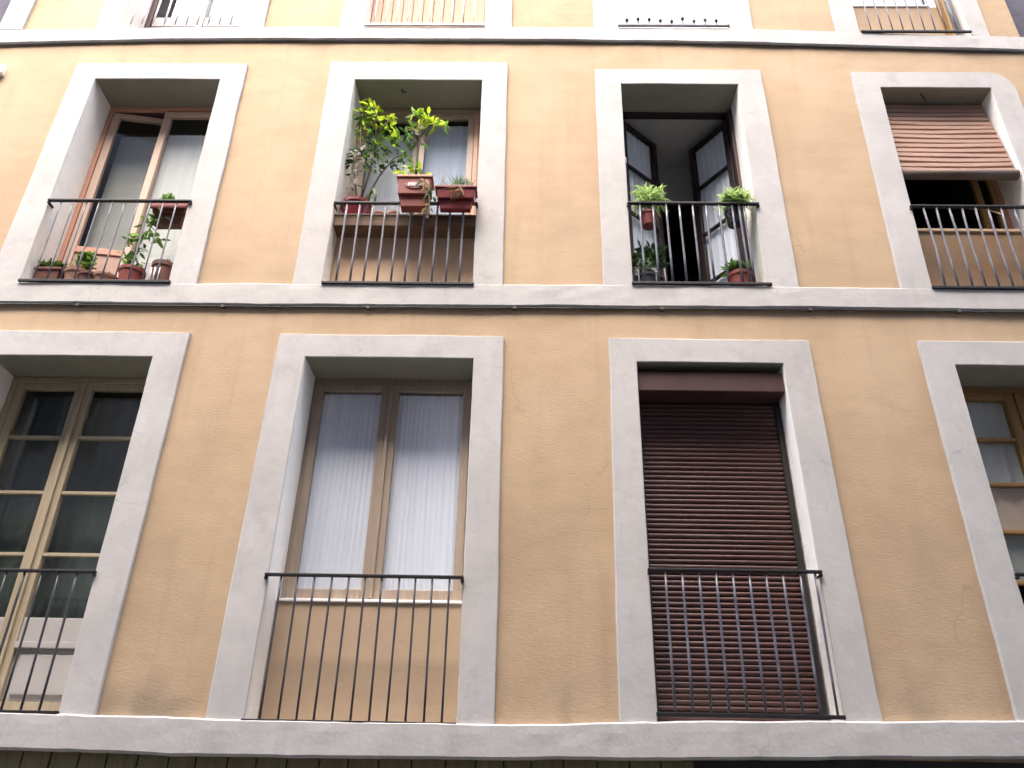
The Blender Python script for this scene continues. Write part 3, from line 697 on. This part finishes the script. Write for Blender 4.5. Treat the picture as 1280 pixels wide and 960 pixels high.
# ------------------------------------------------------------------ plants
def leaf_mesh(L, Wd, curl=.25):
    v, f = [], []
    n = 5
    for k in range(n+1):
        u = k/n; w = Wd*.5*math.sin(math.pi*min(1, u*.94+.04))**.8*(1-.25*u); z = -curl*L*u*u
        v += [(L*u, -w, z+w*.35), (L*u, 0, z), (L*u, w, z+w*.35)]
    for k in range(n):
        for j in range(2): a = k*3+j; f.append((a, a+1, a+4, a+3))
    return v, f
LM = {}
def leaf_data(m, var):
    key = (m, var)
    if key not in LM:
        L, Wd, c = [(.085, .045, .2), (.10, .05, .45), (.07, .042, -.1), (.09, .038, .7)][var]
        v, f = leaf_mesh(L, Wd, c)
        me = bpy.data.meshes.new('leaf'); me.from_pydata(v, [], f); me.materials.append(M[m])
        me.polygons.foreach_set('use_smooth', [True]*len(me.polygons)); LM[key] = me
    return LM[key]
def add_leaf(t, p, m, size=1, face=None, droop=0):
    o = bpy.data.objects.new('leaf', leaf_data(m, random.randrange(4))); COL.objects.link(o)
    o.parent = t; o.location = Vector(p)-wpos(t)
    o.rotation_euler = (random.uniform(-.9, .9), random.uniform(-.7, .6)+droop, face if face is not None else random.uniform(0, 6.28))
    s = size*random.uniform(.55, 1.3); o.scale = (s, s, s)
    return o
def cluster(t, c, r, n, ms, size=1, ry=.6, droop=0):
    for _ in range(n):
        while True:
            q = Vector((random.uniform(-1, 1), random.uniform(-1, 1), random.uniform(-1, 1)))
            if q.length < 1: break
        a = math.atan2(q.y, q.x)+random.uniform(-.8, .8)
        add_leaf(t, (c[0]+q.x*r, c[1]+q.y*r*ry, c[2]+q.z*r), random.choice(ms), size, a, droop)
def foliage(t, c, r, n, m, L=.06, W_=.02, up=.6, name='foliage', arch=.5):
    mb = MB()
    for _ in range(n):
        a = random.uniform(0, 6.28); e = random.uniform(up-.5, up+.6); l = L*random.uniform(.6, 1.25)
        d = Vector((math.cos(a)*math.cos(e), math.sin(a)*math.cos(e), math.sin(e)))
        b = Vector(c)+Vector((random.uniform(-r[0], r[0]), random.uniform(-r[1], r[1]), random.uniform(-r[2], r[2])))
        sd = d.cross(Vector((0, 0, 1))); sd = sd.normalized()*W_*.5*random.uniform(.7, 1.3) if sd.length > .1 else Vector((W_*.5, 0, 0))
        p1 = b+d*l*.45; p2 = b+d*l+Vector((0, 0, -arch*l*.4))
        i = len(mb.v); mb.v += [tuple(b-sd*.3), tuple(b+sd*.3), tuple(p1+sd), tuple(p1-sd), tuple(p2)]
        mb.f += [(i, i+1, i+2, i+3), (i+3, i+2, i+4)]
    return kind(mb.build(name, m, t, smooth=True), 'stuff')
def round_pot(t, c, r0, r1, h, m, rim=.012, rimm=None):
    MB().lathe(c, [(0, 0), (r0*.9, 0), (r0, .004), (r1*.97, h*.82), (r1*.97, h*.83), (r1+rim*.5, h*.84), (r1+rim*.6, h), (r1-.006, h), (r1-.012, h-.02)], 24).build('pot', m, t, smooth=False)
    MB().lathe(c, [(0, h-.018), (r1*.6, h-.012), (r1-.008, h-.018)], 18).build('soil', 'soil', t, smooth=True)
def box_planter(t, x0, x1, y0, y1, z0, z1, m, rimm=None, step=.35):
    zs = z0+(z1-z0)*step
    p = MB().taper(x0+.034, x1-.034, y0+.042, y1-.02, z0, zs-.002, .012, .01)
    p.taper(x0+.012, x1-.012, y0+.010, y1-.010, zs, z1-.022, .010, .010)
    p.build('planter_box', m, t, bevel=.005)
    frame = MB().box(x0, x1, y0, y0+.018, z1-.021, z1).box(x0, x1, y1-.018, y1, z1-.021, z1).box(x0, x0+.018, y0+.018, y1-.018, z1-.0205, z1-.0005).box(x1-.018, x1, y0+.018, y1-.018, z1-.0205, z1-.0005)
    frame.build('rim', rimm or m, t, bevel=.003)
    MB().box(x0+.02, x1-.02, y0+.02, y1-.02, z1-.03, z1-.012).build('soil', 'soil', t)
PG = 'potted plants on the balconies'
def PT(name, label, loc): return thing(name, label, 'potted plant', loc, PG)

# A2 left: round red bowl with the tall twin stemmed plant
t = PT('potted_plant', 'tall leafy plant with cream splashed lower leaves in a round red bowl', (-1.38, .10, 4.25))
round_pot(t, (-1.38, .12, 4.252), .085, .125, .17, 'red', .012)
yl = .09
st = [[(-1.37, .12, 4.42), (-1.312, .11, 4.80), (-1.300, yl, 5.20), (-1.36, yl, 5.52)], [(-1.345, .12, 4.42), (-1.233, .10, 4.724), (-1.125, yl, 4.92), (-1.05, yl, 4.96)],
      [(-1.312, .11, 4.80), (-1.41, .08, 5.0), (-1.43, .07, 5.25)], [(-1.30, yl, 5.15), (-1.22, .06, 5.27), (-1.19, .05, 5.32)], [(-1.38, .12, 4.42), (-1.43, .07, 4.75), (-1.46, .05, 4.95)]]
for s in st: MB().tube(s, [.0085, .0075, .006, .004][:len(s)] if len(s) == 4 else [.006, .005, .003], 6).build('stem', 'stem', t, smooth=True)
for (x, z, r, n, ms, sz) in ((-1.364, 5.535, .065, 12, ['leaf_lime'], .8), (-1.42, 5.42, .075, 14, ['leaf_lime', 'leaf'], .8), (-1.315, 5.33, .09, 18, ['leaf_lime', 'leaf_lime', 'leaf'], .85),
        (-1.235, 5.395, .04, 5, ['leaf_lime'], .9), (-1.215, 5.27, .04, 5, ['leaf_lime'], .9), (-1.42, 5.22, .07, 10, ['leaf', 'leaf_lime'], .8), (-1.30, 5.18, .09, 12, ['leaf', 'leaf_dark'], .8),
        (-1.30, 5.0, .11, 20, ['leaf', 'leaf_dark', 'leaf_dark'], .75), (-1.38, 4.92, .10, 16, ['leaf', 'leaf_dark', 'leaf_white'], .75), (-1.19, 5.13, .07, 8, ['leaf', 'leaf_lime'], .95),
        (-1.09, 5.14, .05, 5, ['leaf_lime', 'leaf'], 1.1), (-1.07, 4.92, .065, 10, ['leaf_dark', 'leaf'], .85), (-1.15, 4.84, .06, 8, ['leaf_dark'], .8), (-1.435, 4.97, .05, 6, ['leaf_white', 'leaf_dark'], .95),
        (-1.44, 4.86, .04, 6, ['leaf_white', 'leaf_white', 'leaf_dark'], .95), (-1.44, 4.75, .045, 6, ['leaf_dark', 'leaf_white'], .75), (-1.425, 4.62, .045, 5, ['leaf_dark', 'leaf_white'], .7), (-1.27, 4.78, .06, 6, ['leaf_dark', 'leaf'], .6)):
    cluster(t, (x, yl, z), r*1.05, int(n*1.6), ms, sz*.86)
MB().tube([(-1.30, .12, 4.42), (-1.285, .08, 4.52), (-1.25, .05, 4.54), (-1.225, .04, 4.47), (-1.222, .04, 4.40)], [.009, .013, .016, .013, .006], 6).build('arched_leaf', 'leaf_grey', t, smooth=True)
# small grey pot between bowl and planter
for xx, r_, lb in ((-1.19, .045, 'small grey pot on the shelf next to the red bowl'), (-1.07, .05, 'small grey pot on the shelf behind the terracotta planter')):
    t = thing('flower_pot', lb, 'pot', (xx, .10, 4.25), 'small grey pots on the plant shelf')
    round_pot(t, (xx, .10, 4.251), r_*.8, r_, .075, 'clay', .006)
# A2 centre: terracotta planter hung over the rail
t = PT('potted_plant', 'terracotta box planter with white lettering and a tall limp plant, hung over the rail', (-.88, -.12, 4.20))
box_planter(t, -1.022, -.742, -.215, -.055, 4.188, 4.46, 'terracotta', 'terra_rim', .36)
e = MB(); n = 20
for k in range(n): a = 2*math.pi*k/n; e.v.append((-.875+.075*math.cos(a), -.213, 4.362+.036*math.sin(a)))
e.f.append(tuple(range(n)))
e = MB().lathe((0, 0, 0), [(0, .002), (.068, .002), (.075, 0), (.078, -.004)], 24, 1, .48)
rt = Matrix.Translation((-.875, -.2035, 4.365)) @ Matrix.Rotation(rad(90), 4, 'X')
e.build('oval_plaque', 'terracotta', t, rot=rt)
lt = MB(); lx = -.925
for w, parts in ((.016, 'de'), (.014, 's'), (.016, 'e'), (.006, 'l'), (.010, 'e'), (.016, 's')):
    lt.box(lx, lx+w, -.2105, -.2065, 4.352, 4.357).box(lx, lx+.005, -.2107, -.2067, 4.352, 4.381).box(lx, lx+w, -.2105, -.2065, 4.365, 4.369).box(lx+w-.005, lx+w, -.2107, -.2067, 4.364, 4.381 if w > .012 else 4.372)
    lx += w+.004
lt.build('raised_lettering', 'white', t)
for s in ([(-.885, -.13, 4.44), (-.892, -.125, 4.77), (-.884, -.12, 4.99), (-.90, -.11, 5.17)], [(-.884, -.12, 4.95), (-.82, -.12, 5.08), (-.73, -.12, 5.11)], [(-.888, -.12, 4.9), (-.95, -.11, 5.02), (-1.0, -.11, 5.07)]):
    MB().tube(s, [.010, .009, .007, .004][:len(s)] if len(s) == 4 else [.006, .005, .003], 6).build('stem', 'stem', t, smooth=True)
for (x, z, r, n, ms, sz) in ((-.93, 5.20, .035, 6, ['leaf_lime', 'leaf_fern'], 1.1), (-.86, 5.16, .055, 12, ['leaf_lime', 'leaf_lime', 'leaf'], .95), (-.80, 5.13, .05, 8, ['leaf_lime'], .9), (-.76, 5.09, .035, 5, ['leaf_lime'], .8), (-.71, 5.085, .03, 4, ['leaf_lime', 'leaf'], .7),
        (-1.0, 5.07, .035, 4, ['leaf_lime', 'leaf'], 1.0), (-.885, 5.02, .05, 10, ['dry', 'leaf_grey', 'dry'], .75), (-.90, 4.92, .06, 8, ['leaf', 'leaf_grey', 'leaf_dark'], .75), (-.98, 4.95, .06, 5, ['leaf', 'leaf_dark'], .85),
        (-1.005, 4.60, .03, 4, ['leaf_lime'], .8), (-.945, 4.55, .035, 6, ['leaf_lime'], .75), (-.885, 4.60, .035, 6, ['leaf_lime', 'leaf'], .8), (-.84, 4.53, .03, 3, ['leaf_lime'], .6)):
    cluster(t, (x, -.12, z), r*1.1, int(n*1.6), ms, sz*.92)
for sx in (-.92, -.885): MB().tube([(sx, -.06, 4.20), (sx, -.085, 4.17), (sx-.008, -.10, 4.185)], .007, 6).build('hook', 'white', t, smooth=True)
# A2 right: dark red planter
t = PT('potted_plant', 'dark red box planter with wispy grey green weeds hanging on the rail', (-.56, -.10, 4.20))
box_planter(t, -.725, -.402, -.185, -.055, 4.192, 4.385, 'red', 'red', .42)
foliage(t, (-.52, -.12, 4.40), (.07, .03, .01), 120, 'leaf_grey', .13, .007, 1.1, arch=.4)
foliage(t, (-.60, -.12, 4.39), (.10, .03, .01), 60, 'leaf_grey', .08, .006, .9, arch=.6)
foliage(t, (-.56, -.19, 4.34), (.05, .01, .04), 40, 'dry', .07, .009, -.9, name='dry_foliage', arch=.4)
add_leaf(t, (-.665, -.12, 4.42), 'leaf_white', 1.1, .3, -1.3)
t = PT('trailing_plant', 'withered trailing plant dangling between the two red planters', (-.765, -.20, 4.37))
MB().tube([(-.79, -.222, 4.40), (-.765, -.235, 4.34), (-.755, -.225, 4.22), (-.745, -.22, 4.10), (-.75, -.215, 4.02)], [.005, .006, .006, .005, .003], 6).build('stem', 'dry', t, smooth=True)
for (x, z, r, n, ms, sz) in ((-.79, 4.37, .03, 6, ['dry', 'leaf_grey'], .6), (-.765, 4.31, .035, 9, ['leaf_grey', 'leaf_dark', 'dry'], .6), (-.755, 4.22, .04, 10, ['leaf_grey', 'leaf_dark'], .65), (-.75, 4.12, .022, 5, ['dry'], .6), (-.748, 4.06, .018, 4, ['dry'], .6)):
    cluster(t, (x, -.235, z), r, n, ms, sz, .5, .9)

# A1: pots on the balcony floor and a planter behind the rail
t = PT('potted_plant', 'red box planter with a green tuft, behind the upper left railing', (-2.84, .06, 4.16))
box_planter(t, -2.985, -2.69, .0, .14, 4.165, 4.345, 'brownpot', 'terracotta', .55)
MB().box(-2.987, -2.688, -.008, .004, 4.285, 4.352).build('rim_front', 'terracotta', t, bevel=.006)
foliage(t, (-2.885, .07, 4.40), (.035, .03, .045), 130, 'leaf', .06, .024, .5)
t = PT('potted_plant', 'low brown trough with clipped green plants on the balcony floor, far left', (-3.66, .10, 3.557))
box_planter(t, -3.755, -3.545, .04, .17, 3.575, 3.745, 'brownpot', 'brownpot', .4)
foliage(t, (-3.65, .10, 3.775), (.095, .05, .02), 260, 'moss', .045, .02, .6)
t = PT('potted_plant', 'bushy green plant in a dusty clay bowl on the balcony floor', (-3.44, .10, 3.557))
round_pot(t, (-3.44, .12, 3.572), .075, .10, .16, 'clay', .01)
foliage(t, (-3.41, .11, 3.83), (.05, .04, .06), 150, 'leaf', .07, .03, .6)
foliage(t, (-3.46, .08, 3.76), (.06, .03, .02), 60, 'dry', .05, .01, .2, name='dry_foliage')
for xx, rr, h, mm, lb in ((-3.33, .085, .11, 'brownpot', 'low dark clay bowl on the balcony floor, left of the red pot'), (-3.205, .09, .10, 'clay', 'wide dusty clay bowl touching the red pot of the tall leafy plant')):
    t = thing('flower_pot', lb, 'pot', (xx, .09, 3.557), 'clay bowls on the balcony floor')
    round_pot(t, (xx, .09, 3.572), rr*.75, rr, h, mm, .012)
    foliage(t, (xx, .09, 3.572+h), (rr*.7, rr*.6, .01), 40, 'dry' if mm == 'clay' else 'moss', .035, .012, .8)
t = PT('potted_plant', 'leggy green plant with round leaves in a red plastic pot on the balcony floor', (-3.02, .09, 3.557))
round_pot(t, (-3.02, .09, 3.572), .075, .092, .17, 'terracotta', .01)
for s in ([(-3.03, .09, 3.73), (-3.04, .08, 3.95), (-2.97, .06, 4.12), (-2.93, .05, 4.25)], [(-3.02, .09, 3.73), (-3.09, .06, 3.86), (-3.12, .05, 3.92), (-3.13, .05, 3.95)]):
    MB().tube(s, [.007, .006, .005, .004], 6).build('stem', 'leaf', t, smooth=True)
for (x, z, r, n) in ((-2.94, 4.22, .06, 12), (-2.99, 4.12, .07, 12), (-2.95, 4.03, .07, 12), (-3.06, 4.02, .06, 8), (-3.03, 3.93, .07, 14), (-3.10, 3.88, .055, 12), (-3.02, 3.80, .06, 10), (-2.86, 4.03, .04, 3)):
    cluster(t, (x, .06, z), r, int(n*1.3), ['leaf', 'leaf', 'leaf', 'leaf_dark', 'leaf_fern'], .72)
t = PT('potted_plant', 'dark brown pot with three pale stripes beside the right reveal, upper left balcony', (-2.79, .09, 3.557))
round_pot(t, (-2.79, .10, 3.572), .075, .085, .23, 'brownpot', .012)
for q in (-.035, -.01, .018): MB().tube([(-2.795+q, .012, 3.60), (-2.795+q*1.2, .006, 3.72)], .006, 6).build('stripe', 'white', t, smooth=True)
foliage(t, (-2.79, .10, 3.81), (.05, .05, .01), 40, 'leaf_dark', .04, .014, .9)

# A3 pots
t = PT('hanging_plant', 'pale fern in a small red pot hung on the rail of the open casement', (.93, -.05, 4.16))
round_pot(t, (.93, .04, 4.175), .05, .068, .12, 'terracotta', .008)
foliage(t, (.945, .02, 4.43), (.085, .05, .07), 420, 'leaf_fern', .10, .012, .5, arch=.9)
MB().tube([(.93, .04, 4.27), (.94, .03, 4.36), (.95, .02, 4.45)], [.02, .015, .008], 6).build('stem', 'stem_pale', t, smooth=True)
MB().tube([(.875, .04, 4.26), (.875, -.02, 4.36), (.90, -.04, 4.36)], .004, 5).build('hanger', 'iron', t)
t = PT('hanging_plant', 'bright arching grassy plant in a black pot hung on the rail', (1.61, -.02, 4.20))
round_pot(t, (1.60, .05, 4.205), .055, .068, .14, 'darkpot', .008)
foliage(t, (1.615, .03, 4.40), (.07, .05, .03), 420, 'leaf_fern', .15, .014, .7, arch=1.2)
MB().tube([(1.53, .05, 4.33), (1.52, -.0, 4.28), (1.55, -.02, 4.22), (1.59, -.02, 4.21)], .006, 6).build('hanger', 'iron', t)
t = PT('potted_plant', 'terracotta pot with a low green plant on the floor of the open casement', (1.60, .10, 3.59))
round_pot(t, (1.60, .12, 3.605), .070, .088, .17, 'terracotta', .014)
foliage(t, (1.58, .10, 3.82), (.07, .05, .03), 180, 'leaf', .07, .024, .5)
t = PT('potted_plant', 'dark grey leaved plant in a black pot on the floor of the open casement', (.92, .12, 3.59))
round_pot(t, (.90, .13, 3.605), .07, .085, .15, 'darkpot', .01)
foliage(t, (.93, .11, 3.92), (.10, .05, .08), 260, 'leaf_dark', .08, .022, .4)
foliage(t, (.89, .07, 3.84), (.07, .03, .06), 70, 'leaf_grey', .05, .016, .3)
for q in (.83, .96, 1.03): MB().tube([(q, .06, 3.60), (q-.005, .07, 3.80)], .007, 6).build('plant_stand_leg', 'ironlight', t, smooth=True)

# ------------------------------------------------------------------ neighbours and the far side of the street
def plain_house(name_label, x0, x1, y0, y1, h, m, cols, rows, face, roofm='roof'):
    t = thing('neighbour_building', name_label, 'building', ((x0+x1)/2, (y0+y1)/2, GROUND))
    MB().box(x0, x1, y0, y1, GROUND, h).build('wall', m, t)
    MB().box(x0-.0, x1+.0, y0-.15, y1+.15, h+.002, h+.22).build('cornice', 'trim', t, bevel=.02)
    if cols:
        for c in range(cols):
            for r in range(rows):
                cx = x0+(x1-x0)*(c+.5)/cols; z = GROUND+1.0+r*2.9
                if z+2 > h: continue
                yf = y1 if face > 0 else y0
                s = 1 if face > 0 else -1
                w = MB()
                for a, b, zz0, zz1 in ((cx-.62, cx-.5, z, z+1.9), (cx+.5, cx+.62, z, z+1.9), (cx-.5, cx+.5, z+1.78, z+1.9), (cx-.5, cx+.5, z, z+.1), (cx-.03, cx+.03, z+.1, z+1.78)):
                    w.box(a, b, min(yf+s*.002, yf+s*.05), max(yf+s*.002, yf+s*.05), zz0, zz1)
                wo = w.build('window', 'wood_tan', t)
                MB().box(cx-.5, cx+.5, min(yf+s*.002, yf+s*.02), max(yf+s*.002, yf+s*.02), z+.1, z+1.78).build('pane', 'darkpot', wo)
    return t
plain_house('slate grey neighbouring house at the left corner', -13, -4.85, .12, 8, 10.8, 'neighbour', 3, 4, -1)
plain_house('slate grey neighbouring house at the right corner', 4.352, 13, .12, 8, 9.8, 'neighbour', 3, 4, -1)
plain_house('lower pale grey house across the street', -13, 1.2, -15, -5.6, 11.4, 'opposite', 6, 4, 1)
plain_house('taller pale grey house across the street', 1.2, 14, -15, -5.61, 15.4, 'opposite', 6, 5, 1)
